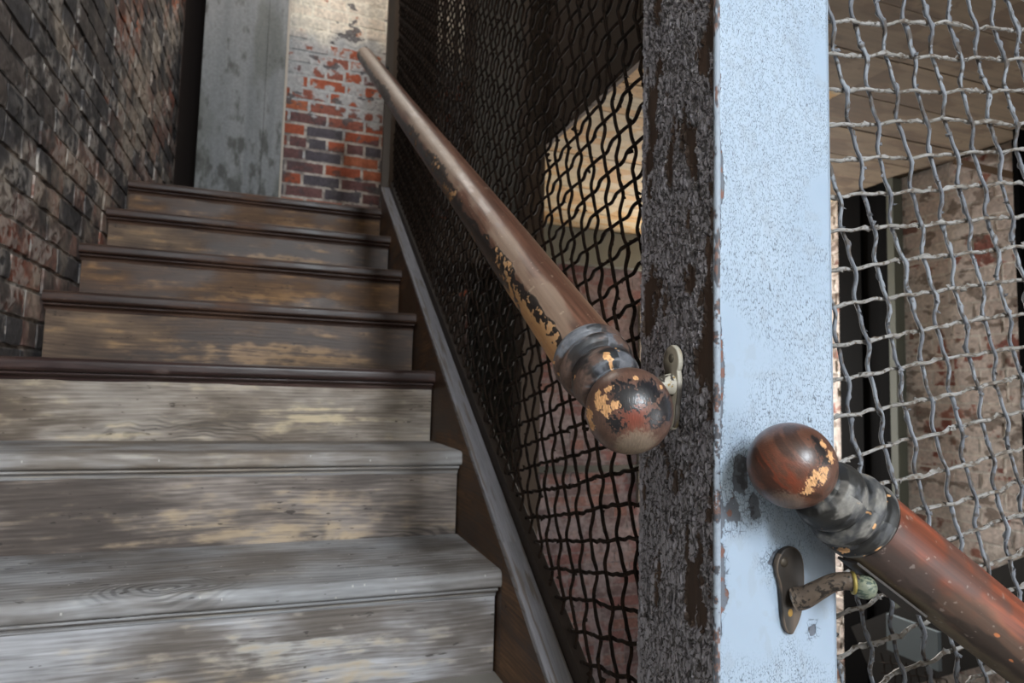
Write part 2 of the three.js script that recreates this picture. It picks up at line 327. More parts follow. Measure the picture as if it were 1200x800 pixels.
// grey pilaster
{
  const gm = surface(400, 1000, (a, b) => {
    const u = a * 0.45, v = b * 2.3, n = fbm(u * 6, v * 3, 81), n2 = fbm(u * 30, v * 14, 82), st = fbm(u * 26, v * 1.6, 83), n3 = fbm(u * 120, v * 120, 84, 2);
    let c = mixc([112, 115, 117], [140, 142, 142], st); c = mixc(c, [88, 90, 84], sst(0.52, 0.7, n) * 0.5);
    const grime = sst(0.5, 0.7, n2 * 0.6 + st * 0.25 + 0.18 * sst(1.0, 0.1, v) - 0.01); c = mixc(c, [58, 58, 54], grime * 0.65);
    const line = Math.abs(u - 0.345 + 0.002 * n) < 0.002 ? 0.75 : 1;
    return [mul(c, (0.92 + 0.16 * n3) * line), 0.75, 0.5 + 0.2 * n3 - grime * 0.15 - (line < 1 ? 0.4 : 0)];
  }, { bump: 0.002 });
  const p = thing('pilaster', 'tall grey painted pilaster with dark mould spots at the head of the stairs', 'pilaster', V(-0.64, 1.295, -2.6));
  part('front_board', box(-0.853, -0.437, 1.295, 3.6, -2.62, -2.6), gm, p); part('casing', box(-0.85, -0.44, 1.295, 3.6, -2.772, -2.62), plain(0x6f7372, 0.8), p);
  part('edge_bead', box(-0.437, -0.425, 1.295, 3.6, -2.64, -2.594), plain(0xb3a99c, 0.7), p, 'pale worn edge strip');
}
// low boarded ceiling over the cage
{
  const r = structure('ceiling', 'stained board ceiling over the wire cage', 'ceiling');
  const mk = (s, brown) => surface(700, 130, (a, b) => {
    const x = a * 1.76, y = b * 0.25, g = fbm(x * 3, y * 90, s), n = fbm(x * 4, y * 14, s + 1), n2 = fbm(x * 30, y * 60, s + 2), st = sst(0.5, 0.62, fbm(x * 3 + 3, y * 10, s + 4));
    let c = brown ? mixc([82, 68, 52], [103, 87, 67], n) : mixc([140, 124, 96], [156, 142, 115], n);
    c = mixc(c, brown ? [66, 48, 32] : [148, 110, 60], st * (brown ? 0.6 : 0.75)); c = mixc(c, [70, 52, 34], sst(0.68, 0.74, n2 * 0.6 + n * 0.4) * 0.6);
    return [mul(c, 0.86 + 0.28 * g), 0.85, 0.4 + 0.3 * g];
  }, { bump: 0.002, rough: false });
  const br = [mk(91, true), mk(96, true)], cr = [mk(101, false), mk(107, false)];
  let z = -2.78, k = 0;
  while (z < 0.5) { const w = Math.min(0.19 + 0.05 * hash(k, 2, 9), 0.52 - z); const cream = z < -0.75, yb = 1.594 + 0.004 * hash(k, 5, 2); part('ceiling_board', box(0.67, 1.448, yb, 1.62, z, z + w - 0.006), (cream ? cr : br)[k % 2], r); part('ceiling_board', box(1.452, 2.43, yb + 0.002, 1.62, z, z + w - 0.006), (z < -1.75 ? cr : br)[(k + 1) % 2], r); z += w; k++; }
  part('subfloor', box(0.69, 2.43, 1.621, 1.7, -2.78, 0.52), M.dark, r);
  part('cornice_beam', box(1.05, 2.43, 1.36, 1.592, -2.775, -2.7), plain(0x6d7069, 0.8), r, 'grey painted beam below the ceiling');
  const t = structure('trim_1', 'thin grey ledge across the rear brick wall', 'trim'); part('ledge', box(1.05, 2.43, 0.01, 0.05, -2.775, -2.745), plain(0x474945, 0.9), t);
  // dark partition of upright boards over the edge of that ceiling
  const d = structure('wall_partition', 'brown upright board partition above the cage ceiling', 'wall');
  const greyBoard = plain(0x5a5b56, 0.9);
  for (let i = 0; i < 27; i++) { const z0 = 0.5 - i * 0.115, low = i > 17; part('plank', box(0.648 + 0.004 * (i % 2), 0.668, low ? -1.45 : 1.575, 3.6, z0 - 0.111, z0), low ? greyBoard : M.blackBoard, d); }
  // added out of view to darken the shaft: boarded wall above the right-hand mesh and a roof over the cage keep the daylight out
  const h = structure('wall_added_bulkhead', 'added unseen boards blocking light above the right hand wire mesh', 'wall');
  for (let i = 0; i < 15; i++) part('plank', box(0.1485 + i * 0.1525, 0.2985 + i * 0.1525, 1.36, 3.6, 0.505, 0.53), M.blackBoard, h);
  const ro = structure('ceiling_added_roof', 'added unseen board roof blocking light over the head of the shaft', 'ceiling');
  for (let i = 0; i < 14; i++) part('plank', box(0.06, 0.646, 3.1, 3.125, -2.3 + i * 0.2, -2.103 + i * 0.2), M.blackBoard, ro);
  // dark boards with slits between them at the back
  const e = structure('wall_screen', 'brown upright boards with bright slits between them', 'wall');
  for (const [a, b] of [[0.15, 0.278], [0.281, 0.404], [0.437, 0.458], [0.511, 0.534], [0.576, 0.66]]) part('plank', box(a, b, 1.295, 2.92, -2.6, -2.575), M.blackBoard, e);
  part('rail_board', box(0.15, 0.66, 1.6, 1.7, -2.625, -2.6), M.blackBoard, e);
}
// black door in the right wall with its grey-green jamb, black post, batten, stringer
{
  const d = structure('door_1', 'tall black door in the brick wall behind the mesh', 'door');
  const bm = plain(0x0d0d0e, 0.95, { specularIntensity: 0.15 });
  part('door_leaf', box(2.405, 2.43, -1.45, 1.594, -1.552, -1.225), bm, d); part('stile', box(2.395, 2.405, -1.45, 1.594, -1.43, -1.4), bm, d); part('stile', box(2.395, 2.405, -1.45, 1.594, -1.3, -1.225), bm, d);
  part('jamb', box(2.37, 2.43, -1.45, 1.594, -1.222, -1.185), plain(0x6c7065, 0.6), d, 'grey green painted jamb');
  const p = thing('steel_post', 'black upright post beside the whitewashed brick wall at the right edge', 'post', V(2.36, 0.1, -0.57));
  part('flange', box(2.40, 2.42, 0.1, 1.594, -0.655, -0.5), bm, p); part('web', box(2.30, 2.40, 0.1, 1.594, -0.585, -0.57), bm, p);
  const b = thing('wall_batten', 'thin brown batten fixed slantwise on the whitewashed brick', 'batten', V(2.41, 1.52, -0.77));
  const g = new THREE.BoxGeometry(0.02, 0.028, 0.29); g.rotateX(Math.atan2(0.143, 0.246)); g.translate(2.41, 1.513, -0.775); part('batten', g, plain(0x6a543f, 0.8), b);
  const s = thing('stringer_board', 'dark slanting stair stringer low on the whitewashed brick wall', 'stringer', V(2.4, -0.5, -0.8));
  const sg = new THREE.BoxGeometry(0.04, 0.3, 1.4); sg.rotateX(-33 * D); sg.translate(2.385, -0.36, -0.8); part('board', sg, plain(0x15120f, 0.7), s);
  const k = thing('panel_board', 'small blue grey board seen below the handrail through the mesh', 'board', V(2.3, -0.56, -1.08));
  part('board', box(2.29, 2.31, -0.62, -0.46, -1.2, -0.95), plain(0x6f7a80, 0.7), k);
  const o = thing('cage_post', 'dark square post at the corner of the cage behind the rail', 'post', V(0.6, -1.45, -1.47));
  part('shaft', box(0.56, 0.645, -1.45, 3.55, -1.52, -1.42), plain(0x4b3e33, 0.9), o); part('base_block', box(0.545, 0.655, -1.45, -1.3, -1.535, -1.405), plain(0x4b3e33, 0.9), o);
  const t = thing('landing_post', 'thin dark brown post at the head of the handrail', 'post', V(0.015, 1.295, -1.76));
  part('shaft', box(0.0, 0.03, 1.295, 3.5, -1.8, -1.76), plain(0x4a3c2e, 0.6), t); part('foot', box(-0.004, 0.034, 1.295, 1.36, -1.803, -1.757), plain(0x3a2d22, 0.6), t);
}

// ---------------------------------------------------------------- staircase
const R = 0.185, G = 0.2873, XL = -0.979;
function wood({ L, H, px, s, stain, bare, pale, bias, grain = 1, knot, dust = 0, tan, gloss = 0.55 }) {
  return surface(px[0], px[1], (a, b) => {
    const x = a * L, y = b * H;
    const w = fbm(x * 1.6, y * 4, s + 1, 3), wv = y + 0.006 * fbm(x * 7, y * 18, s + 14, 3), fine = fbm(x * 22, wv * 420, s + 2, 3), mid = fbm(x * 6, wv * 95 + 6 * w, s + 3, 3);
    let kn = 0; const ph = (y + 0.09 * w) / 0.009;
    if (knot) { const kx = (x - knot[0]) / knot[2], ky = (y - knot[1]) / knot[3], q = Math.sqrt(kx * kx + ky * ky); kn = sst(1.3, 0.4, q) * sst(0.25, 0.6, vn(x * 18, y * 50, s + 33)) * sst(0.3, 0.95, 0.5 + 0.5 * Math.sin(6.283 * (q * 7 + 5 * fbm(x * 9, y * 22, s + 35, 3)))); }
    const ring = 0.5 + 0.5 * Math.sin(6.283 * ph + 3 * mid), gr = 0.42 * fine + 0.44 * mid + 0.14 * ring;
    const n = fbm(x * 4, y * 11, s + 5), n2 = fbm(x * 30, y * 70, s + 6, 4), n4 = fbm(x * 12, y * 26, s + 7, 4);
    const worn = sst(0.36, 0.66, 0.6 * n + 0.2 * n4 + 0.2 * gr + bias(x, y));
    let c = mixc(stain, bare, worn); c = mul(c, mix(1, 0.58 + 0.84 * gr, grain) * (0.88 + 0.24 * n4));
    c = mul(c, 1 - 0.26 * kn);
    const streak = 0.1 + 0.9 * sst(0.36, 0.6, 0.4 * mid + 0.3 * fine + 0.3 * n2);
    if (pale) { const q = sst(0.46, 0.74, 0.5 * n2 + 0.3 * n4 + 0.2 * mid + pale.bias(x, y)); c = mixc(c, pale.color, q * 0.75 * streak); }
    if (tan) { const q = sst(0.44, 0.74, 0.4 * n2 + 0.3 * n4 + 0.3 * mid + tan.bias(x, y)); c = mixc(c, tan.color, q * 0.75 * streak); }
    const sp = hash(Math.floor(x * 420), Math.floor(y * 420), s + 8); if (dust && sp > 1 - dust) c = mixc(c, [205, 202, 196], 0.75);
    const pit = sst(0.8, 0.86, fbm(x * 40, y * 160, s + 12, 3)); c = mixc(c, mul(stain, 0.6), pit * 0.7);
    return [c, mix(gloss, 0.8, worn), 0.25 + 0.5 * gr - pit * 0.2];
  }, { bump: 0.0012 });
}
const bump2 = (x, y, cx, cy, sx, sy) => Math.exp(-(((x - cx) / sx) ** 2) - ((y - cy) / sy) ** 2);
const TL = 0.975, TS = 0.40;
const treadMat = {
  1: wood({ L: TL, H: TS, px: [1300, 520], s: 201, stain: [124, 118, 114], bare: [164, 165, 168], bias: () => 0.05, grain: 0.5, knot: [0.43, 0.17, 0.11, 0.045], dust: 0.0022, tan: { color: [212, 200, 182], bias: (x, y) => -0.16 + 0.26 * bump2(x, y, 0.75, 0.315, 0.45, 0.018) } }),
  2: wood({ L: TL, H: TS, px: [1200, 480], s: 231, stain: [126, 114, 102], bare: [162, 160, 160], bias: () => 0.04, grain: 0.45, dust: 0.0016, tan: { color: [214, 198, 170], bias: (x, y) => -0.14 + 0.26 * bump2(x, y, 0.6, 0.315, 0.6, 0.018) } }),
  3: wood({ L: TL, H: TS, px: [1000, 400], s: 261, stain: [54, 36, 33], bare: [84, 62, 55], bias: () => -0.08, grain: 0.6, gloss: 0.38, pale: { color: [136, 126, 120], bias: (x, y) => -0.16 + 0.26 * bump2(x, y, 0.6, 0.315, 0.6, 0.008) } }),
  4: wood({ L: TL, H: TS, px: [900, 360], s: 271, stain: [54, 36, 29], bare: [92, 66, 50], bias: () => -0.06, grain: 0.6, gloss: 0.42, pale: { color: [134, 112, 92], bias: (x, y) => -0.15 + 0.24 * bump2(x, y, 0.6, 0.315, 0.6, 0.008) } }),
};
const RH = 0.15;
const riserMat = {
  1: wood({ L: TL, H: RH, px: [1300, 240], s: 301, grain: 0.5, stain: [112, 104, 98], bare: [174, 174, 178], bias: () => 0.05, pale: { color: [206, 206, 206], bias: (x, y) => -0.08 + 0.26 * bump2(x, y, 0.62, 0.07, 0.1, 0.03) }, tan: { color: [190, 166, 132], bias: (x, y) => -0.1 + 0.2 * bump2(x, y, 0.48, 0.03, 0.16, 0.04) } }),
  2: wood({ L: TL, H: RH, px: [1300, 220], s: 321, grain: 0.6, stain: [88, 78, 72], bare: [148, 138, 131], bias: () => 0.0, knot: [0.82, -0.01, 0.22, 0.07], tan: { color: [198, 174, 142], bias: (x, y) => -0.1 + 0.22 * bump2(x, y, 0.55, 0.03, 0.25, 0.04) } }),
  3: wood({ L: TL, H: RH, px: [1200, 200], s: 341, grain: 0.5, stain: [110, 96, 82], bare: [166, 156, 146], bias: () => 0.03, knot: [0.38, 0.0, 0.26, 0.06], tan: { color: [226, 206, 168], bias: (x, y) => -0.1 + 0.32 * bump2(x, y, 0.66, 0.06, 0.12, 0.028) } }),
  4: wood({ L: TL, H: RH, px: [1000, 180], s: 361, grain: 0.55, stain: [70, 51, 38], bare: [118, 98, 80], bias: () => -0.02, tan: { color: [176, 140, 98], bias: (x, y) => -0.08 + 0.3 * bump2(x, y, 0.52, 0.04, 0.26, 0.035) }, gloss: 0.5 }),
  5: wood({ L: TL, H: RH, px: [900, 160], s: 381, grain: 0.55, stain: [72, 50, 35], bare: [104, 78, 56], bias: () => -0.01, tan: { color: [168, 128, 84], bias: (x, y) => -0.07 + 0.3 * bump2(x, y, 0.55, 0.04, 0.28, 0.035) }, gloss: 0.45 }),
};
{
  const st = thing('staircase', 'worn wooden straight flight of steps rising beside the brick wall', 'staircase', V(-0.49, 0, 0));
  const darkWood = wood({ L: 1, H: 1, px: [700, 700], s: 401, stain: [70, 50, 36], bare: [106, 80, 58], bias: () => -0.05, gloss: 0.5 });
  for (let k = 1; k <= 7; k++) {
    const y = k * R, z = -(k - 1) * G, last = k === 7, back = last ? -0.36 : -(G + 0.026);
    const prof = [[z + back, y]]; for (let i = 1; i < 10; i++) prof.push([z + mix(back, -0.0135, i / 10), y]);
    for (let i = 0; i <= 6; i++) { const a = Math.PI / 2 - i / 6 * Math.PI / 2; prof.push([z - 0.0125 + 0.0125 * Math.cos(a), y - 0.0115 + 0.0115 * Math.sin(a)]); }
    for (let i = 0; i <= 4; i++) { const a = -i / 4 * Math.PI / 2; prof.push([z - 0.009 + 0.009 * Math.cos(a), y - 0.022 + 0.009 * Math.sin(a)]); }
    prof.push([z - 0.06, y - 0.031], [z + back, y - 0.031]);
    const grey = k < 3, tm = treadMat[k < 3 ? k : k === 3 ? 3 : 4];
    const wear = (x, j, s2) => (grey && j > 1 && j < 16 ? -0.0022 * Math.exp(-(((x + 0.45) / 0.3) ** 2)) * sst(0.1, 0.3, s2) + 0.0012 * (fbm(x * 22, j * 0.7 + k * 9, 5, 3) - 0.5) : 0.0006 * (fbm(x * 18, j * 0.6 + k * 9, 6, 2) - 0.5));
    const t = part('tread', profileX(prof, XL, 0, 90, wear), tm, st, grey ? 'worn grey tread' : 'dark varnished tread');
    // moulding under the nosing: a bead above a small cove
    const mz = z - 0.026, my = y - 0.031, mp = [[mz - 0.004, my], [mz + 0.013, my]];
    for (let i = 0; i <= 6; i++) { const a = Math.PI / 2 - i / 6 * Math.PI; mp.push([mz + 0.011 + 0.0035 * Math.cos(a), my - 0.0045 + 0.0035 * Math.sin(a)]); }
    for (let i = 0; i <= 6; i++) { const a = i / 6 * Math.PI / 2; mp.push([mz + 0.01 - 0.01 * Math.sin(a), my - 0.009 - 0.011 * (1 - Math.cos(a))]); }
    mp.push([mz - 0.004, my - 0.021]);
    part('moulding', profileX(mp, XL, -0.003, 30), tm, t);
    const rt = y - 0.031, rb = last ? y - R : y - R - 0.004;
    const rm = riserMat[k <= 4 ? k : k === 6 ? 4 : 5];
    const rg = gridGeo(60, 8, (a, b) => [mix(XL + 0.004, -0.004, a), mix(rb, rt, b), z - 0.026 + 0.0012 * (fbm(a * 9, b * 2 + k * 5, 7, 2) - 0.5)]);
    const bk = box(XL + 0.006, -0.006, rb, rt, z - 0.046, z - 0.0275); for (let i = 0; i < bk.attributes.uv.count; i++) bk.attributes.uv.setXY(i, 0.02 + 0.1 * (i % 3), 0.1);
    part('riser', mergeGeometries([rg, bk]), rm, st);
  }
  // stringer with its grey cap: line y = 0.46 + 0.665 * (-0.342 - z)
  const line = (z) => 0.46 + 0.665 * (-0.342 - z);
  const slab = (x0, x1, z0, z1, up, down) => {
    const sh = new THREE.Shape([[z0, line(z0) + up], [z1, line(z1) + up], [z1, line(z1) - down], [z0, line(z0) - down]].map(([a, b]) => new THREE.Vector2(a, b)));
    const g = new THREE.ExtrudeGeometry(sh, { depth: x1 - x0, bevelEnabled: true, bevelSize: 0.0015, bevelThickness: 0.0015, bevelSegments: 1 });
    g.rotateY(-Math.PI / 2); g.translate(x1, 0, 0); return g; // shape x -> z, extruded towards -x
  };
  part('stringer', slab(0.0015, 0.031, -1.755, 0.45, -0.011, 0.36), darkWood, st, 'dark brown stringer');
  const capm = surface(200, 1200, (a, b) => { const n = fbm(a * 4, b * 60, 411), n2 = fbm(a * 40, b * 600, 412, 3), q = sst(0.6, 0.68, fbm(a * 12, b * 160, 413)); return [mul(mixc([126, 125, 130], [98, 88, 80], q * 0.7), 0.8 + 0.25 * n + 0.2 * n2), 0.55, 0.4 + 0.3 * n2]; }, { bump: 0.001 });
  part('stringer_cap', slab(-0.001, 0.0335, -1.757, 0.455, 0.0, 0.012), capm, st, 'grey painted cap on the stringer');
}

// ---------------------------------------------------------------- the newel post
{
  const y0 = -0.35, y1 = 3.6, yv0 = -0.2, yv1 = 1.35, H = yv1 - yv0;
  const p = thing('newel_post', 'square post, pale blue in front and flaking black on its side', 'post', V(0.073, -1.45, 0.533));
  // black side: thick alligatored paint over bare brown wood
  const side = (z, y) => {
    const wx = fbm(z * 110, y * 60, 501, 3) * 3.2, wy = fbm(z * 90 + 7, y * 50, 508, 3) * 3, v1 = vor(z * 240 + wx, y * 60 + wy, 502), v2 = vor(z * 480 + wx * 1.5, y * 170 + wy, 503);
    const strip = sst(0.466, 0.47, z);
    const n = fbm(z * 50, y * 13, 504, 4), n2 = fbm(z * 140, y * 45, 505, 3), n3 = fbm(z * 700, y * 420, 506, 2);
    const lost = sst(0.555, 0.585, 0.68 * n + 0.32 * n2 + 0.06 * sst(0.545, 0.59, z) - 0.03) * strip;
    const crack = sst(0.2, 0.03, v1[1]) * strip, fine = sst(0.14, 0.02, v2[1]);
    const curl = (v1[2] - 0.5) * 0.42 + v1[3] * 0.5 * (v1[2] > 0.25 ? 1 : -0.6) + v1[4] * 0.1 + (v2[2] - 0.5) * 0.28 + v2[3] * 0.26;
    return { lost, crack, fine, h: lost > 0.5 ? 0.06 + 0.06 * n3 : clamp(0.58 + curl - crack * 0.4 - fine * 0.12 + 0.14 * (n3 - 0.5)), n, n2, strip };
  };
  const sideMat = surface(300, 2048, (a, b) => {
    const z = mix(0.607, 0.46, a), y = mix(yv0, yv1, b), s = side(z, y);
    let c = mixc([170, 168, 177], [138, 135, 142], s.n2); c = mixc(c, [34, 30, 28], s.crack * 0.7);
    const woodc = mixc([80, 60, 48], [52, 40, 34], fbm(z * 200, y * 12, 507, 3)); c = mixc(c, woodc, s.lost);
    return [c, mix(0.34, 0.7, s.lost), s.h];
  }, { bump: 0.003 });
  const sg = gridGeo(110, 1000, (a, b) => { const z = mix(0.605, 0.46, a), y = mix(yv0, yv1, b), s = side(z, y), edge = sst(0, 0.03, a) * sst(1, 0.97, a); return [0.0052 - (s.h * 0.0052) * edge, y, z]; });
  part('black_paint', sg, sideMat, p, 'thick flaking black paint');
  // blue front: fine crackle, chips down to grey undercoat
  const chips = [[0.028, 0.425, 0.013, 0.03], [0.02, 0.395, 0.02, 0.022], [0.046, 0.40, 0.01, 0.02], [0.04, 0.20, 0.007, 0.008], [0.098, 0.19, 0.006, 0.008], [0.114, 0.275, 0.008, 0.01], [0.11, 0.21, 0.007, 0.008], [0.006, 0.33, 0.008, 0.03], [0.006, 0.52, 0.004, 0.04], [0.005, 0.72, 0.005, 0.03], [0.075, 0.345, 0.022, 0.012]];
  const front = (x, y) => {
    const n = fbm(x * 70, y * 55, 521, 4), n2 = fbm(x * 300, y * 260, 522, 2);
    let k = 0; for (const [cx, cy, sx, sy] of chips) k = Math.max(k, bump2(x, y, cx, cy, sx, sy));
    const edge = sst(0.012, 0.002, x) * 0.5;
    const lost = sst(0.5, 0.54, k * 0.75 + edge + (n - 0.5) * 0.9 + (n2 - 0.5) * 0.25);
    const up = sst(0.45, 0.7, y), v = vor(x * mix(380, 640, up), y * mix(300, 260, up), 523);
    const thin = fbm(x * 14, y * 14, 525, 3), crack = sst(0.16, 0.04, v[1]) * sst(0.36, 0.6, thin + 0.1 * up + 0.25 * k) * sst(0.3, 0.6, vn(x * 700, y * 420, 526));
    const big = vor(x * 120, y * 120, 527), curl = sst(0.08, 0.01, big[1]) * sst(0.12, 0.4, k);
    return { lost, crack: Math.max(crack, curl), n, n2, thin };
  };
  const frontMat = surface(480, 2048, (a, b) => {
    const x = a * 0.146, y = mix(yv0, yv1, b), s = front(x, y);
    let c = mixc([152, 170, 190], [170, 186, 203], s.thin); c = mixc(c, [150, 160, 172], sst(0.6, 0.75, s.n) * 0.3);
    c = mixc(c, [86, 95, 106], s.crack * 0.85);
    const under = mixc([100, 106, 116], x < 0.02 ? [120, 84, 74] : [72, 74, 80], sst(0.5, 0.62, fbm(x * 120, y * 120, 529)));
    c = mixc(c, under, s.lost);
    return [c, mix(0.5, 0.65, s.lost), clamp(0.7 - s.lost * 0.5 - s.crack * 0.25 + 0.12 * (s.n - 0.5))];
  }, { bump: 0.0012 });
  const fg = gridGeo(72, 520, (a, b) => { const x = a * 0.146, y = mix(yv0, yv1, b), s = front(x, y), e = sst(0, 0.035, a) * sst(1, 0.965, a); return [mix(x, clamp(x, 0.001, 0.145), 1), y, 0.6045 + 0.0025 * e - (s.lost * 0.0011 + s.crack * 0.0003) * e]; });
  part('blue_paint', fg, frontMat, p, 'pale blue crackled paint');
  part('edge_bead', tube([V(0.0035, yv0, 0.6035), V(0.0035, 0.3, 0.6035), V(0.0035, 0.6, 0.6035), V(0.0035, yv1, 0.6035)], 0.0036, 10), surface(32, 1024, (a, b) => { const n = fbm(a * 3, b * 90, 541), n2 = fbm(a * 8, b * 420, 542, 3); let c = mixc([160, 172, 186], [140, 150, 162], n2); c = mixc(c, n2 < 0.5 ? [118, 90, 82] : [78, 80, 86], sst(0.54, 0.6, n * 0.7 + n2 * 0.3)); return [c, 0.6, 0.6 - 0.4 * sst(0.54, 0.6, n)]; }, { bump: 0.001, rough: 0.6 }), p, 'pale rounded edge of the post');
  const side2 = box(0.1462, 0.1475, y0, y1, 0.462, 0.6035); part('far_side', side2, plain(0x8f9dac, 0.6), p);
  part('core', box(0.0052, 0.146, y0 - 1.1, y1, 0.4605, 0.6035), plain(0x2c2725, 0.7), p);
}

// ---------------------------------------------------------------- wire mesh
function wireMesh(root, { P, N, u, v, inside, range, a, mat, r, step, crimp, s, flakes }) {
  // u, v: 2D lattice vectors in the panel's plane; P(a, b) -> point; inside(a, b); range = [i0, i1, j0, j1]
  const lu = Math.hypot(...u), lv = Math.hypot(...v);
  const wire = (col, i) => {
    const d = col ? v : u, o = col ? u : v, len = col ? lv : lu, n0 = col ? range[2] : range[0], n1 = col ? range[3] : range[1];
    const per = Math.round(len / step); let run = [], best = [];
    for (let k = n0 * per; k <= n1 * per; k++) {
      const t = k / per, jit = (fbm(t * 0.35 + i * 7.7, i * 3.1, s + 1, 2) - 0.5) * 0.011;
      const wave = Math.sin(2 * Math.PI * t + hash(i, 2, s) * 0.8) * crimp * (col ? 0.62 : 0.3);
      const ox = o[0] / Math.hypot(...o), oy = o[1] / Math.hypot(...o);
      const x = a[0] + d[0] * t + o[0] * i + ox * (wave + jit), y = a[1] + d[1] * t + o[1] * i + oy * (wave + jit);
      if (inside(x, y)) { const par = (i & 1 ? -1 : 1) * (col ? 1 : -1); run.push([x, y, Math.cos(Math.PI * t) * par * crimp, t]); } else { if (run.length > best.length) best = run; run = []; }
    }
    if (run.length > best.length) best = run;
    if (best.length < 6) return null;
    const pts = best.map(q => P(q[0], q[1]).addScaledVector(N, q[2]));
    const g = tube(pts, (k, m) => { const t = best[k][3]; return r * (0.85 + 0.35 * fbm(t * 5 + i * 9, m * 0.7 + i, s + 3, 2) + flakes * sst(0.62, 0.8, fbm(t * 3.2 + i * 5, m * 1.9 + i * 3, s + 4, 3))); }, 6);
    if (!flakes) return g;
    const fl = [g]; // curled paint flakes standing off the wire
    for (let k = 4; k < pts.length - 4; k++) if (hash(k, i * 2 + col, s + 5) > 0.9) {
      const q = new THREE.TetrahedronGeometry(r * (0.8 + 1.1 * hash(k, i, s + 6)), 0); q.scale(1, 1.6, 0.5); q.rotateX(hash(k, i, s + 7) * 6); q.rotateZ(hash(k, i, s + 8) * 6);
      q.translate(pts[k].x + (hash(k, i, s + 9) - 0.5) * r * 2, pts[k].y + (hash(k, i, s + 10) - 0.5) * r * 2, pts[k].z + (hash(k, i, s + 11) - 0.2) * r * 1.6); fl.push(q);
    }
    return mergeGeometries(fl.map(q => { const e = q.index ? q.toNonIndexed() : q; return e; }));
  };
  let n = 0;
  for (const col of [1, 0]) for (let i = col ? range[0] : range[2]; i <= (col ? range[1] : range[3]); i++) {
    const g = wire(col, i); if (!g) continue;
    part('wire' + (n ? '_' + String(n).padStart(3, '0') : ''), g, mat(col, i), root); n++;
  }
}
const wireMat = (s, cols, rough) => surface(24, 900, (a, b) => { const n = fbm(a * 4, b * 260, s, 3), n2 = fbm(a * 6, b * 60, s + 1, 3); let c = mixc(cols[0], cols[1], sst(0.35, 0.65, n2)); c = mixc(c, cols[2], sst(0.58, 0.66, n)); return [c, rough, 0.4 + 0.4 * n]; }, { bump: 0.0006, rough });
{
  const greyA = wireMat(601, [[128, 125, 120], [150, 148, 146], [92, 82, 72]], 0.7), greyB = wireMat(604, [[106, 109, 116], [136, 141, 148], [82, 76, 72]], 0.7);
  const t = thing('wire_screen', 'grey painted crimped wire mesh right of the blue post', 'wire mesh', V(0.7, -0.5, 0.53));
  wireMesh(t, {
    P: (x, y) => V(x, y, 0.53), N: V(0, 0, 1), u: [0.0424, 0.0077], v: [0.0100, -0.0430], a: [0.246, 0.885], range: [-14, 34, -16, 38],
    inside: (x, y) => x > 0.1478 && x < 1.3 && y > -0.45 && y < 1.35, mat: (c, i) => (c ? greyB : greyA), r: 0.0023, step: 0.0042, crimp: 0.0031, s: 610, flakes: 1.0,
  });
  const rust = wireMat(621, [[32, 25, 21], [46, 34, 27], [24, 20, 17]], 0.9); rust.specularIntensity = 0.4;
  const line = (z) => 0.475 + 0.665 * (-0.342 - z);
  const q = thing('wire_screen', 'dark rusty crimped wire mesh rising along the stair stringer', 'wire mesh', V(0.047, 0.4, -0.6));
  wireMesh(q, {
    P: (z, y) => V(0.047, y, z), N: V(1, 0, 0), u: [0.0400, 0.0088], v: [0.0080, -0.0420], a: [0.38, 0.317], range: [-72, 20, -75, 40],
    inside: (z, y) => z > -1.75 && z < 0.454 && y > line(z) && y < line(z) + 1.45, mat: () => rust, r: 0.0027, step: 0.0062, crimp: 0.0034, s: 640, flakes: 0.35,
  });
  // frame bar along the foot of the mesh
  const fr = new THREE.Shape([[-1.755, line(-1.755) + 0.012], [0.454, line(0.454) + 0.012], [0.454, line(0.454) - 0.035], [-1.755, line(-1.755) - 0.035]].map(([a, b]) => new THREE.Vector2(a, b)));
  const g = new THREE.ExtrudeGeometry(fr, { depth: 0.018, bevelEnabled: true, bevelSize: 0.001, bevelThickness: 0.001, bevelSegments: 1 }); g.rotateY(-Math.PI / 2); g.translate(0.056, 0, 0);
  part('frame_bar', g, plain(0x2e2520, 0.7), q, 'dark iron bar along the foot of the mesh');
  const w = thing('wire_screen', 'small dark wire mesh low down beyond the right handrail', 'wire mesh', V(2.2, -0.9, -1.0));
  wireMesh(w, {
    P: (z, y) => V(2.25, y, z), N: V(1, 0, 0), u: [0.04, 0.012], v: [0.012, -0.04], a: [-1.0, -0.7], range: [-16, 16, -16, 16],
    inside: (z, y) => z > -1.2 && z < -0.75 && y > -1.1 && y < -0.62, mat: () => rust, r: 0.0028, step: 0.008, crimp: 0.003, s: 660, flakes: 0,
  });
}

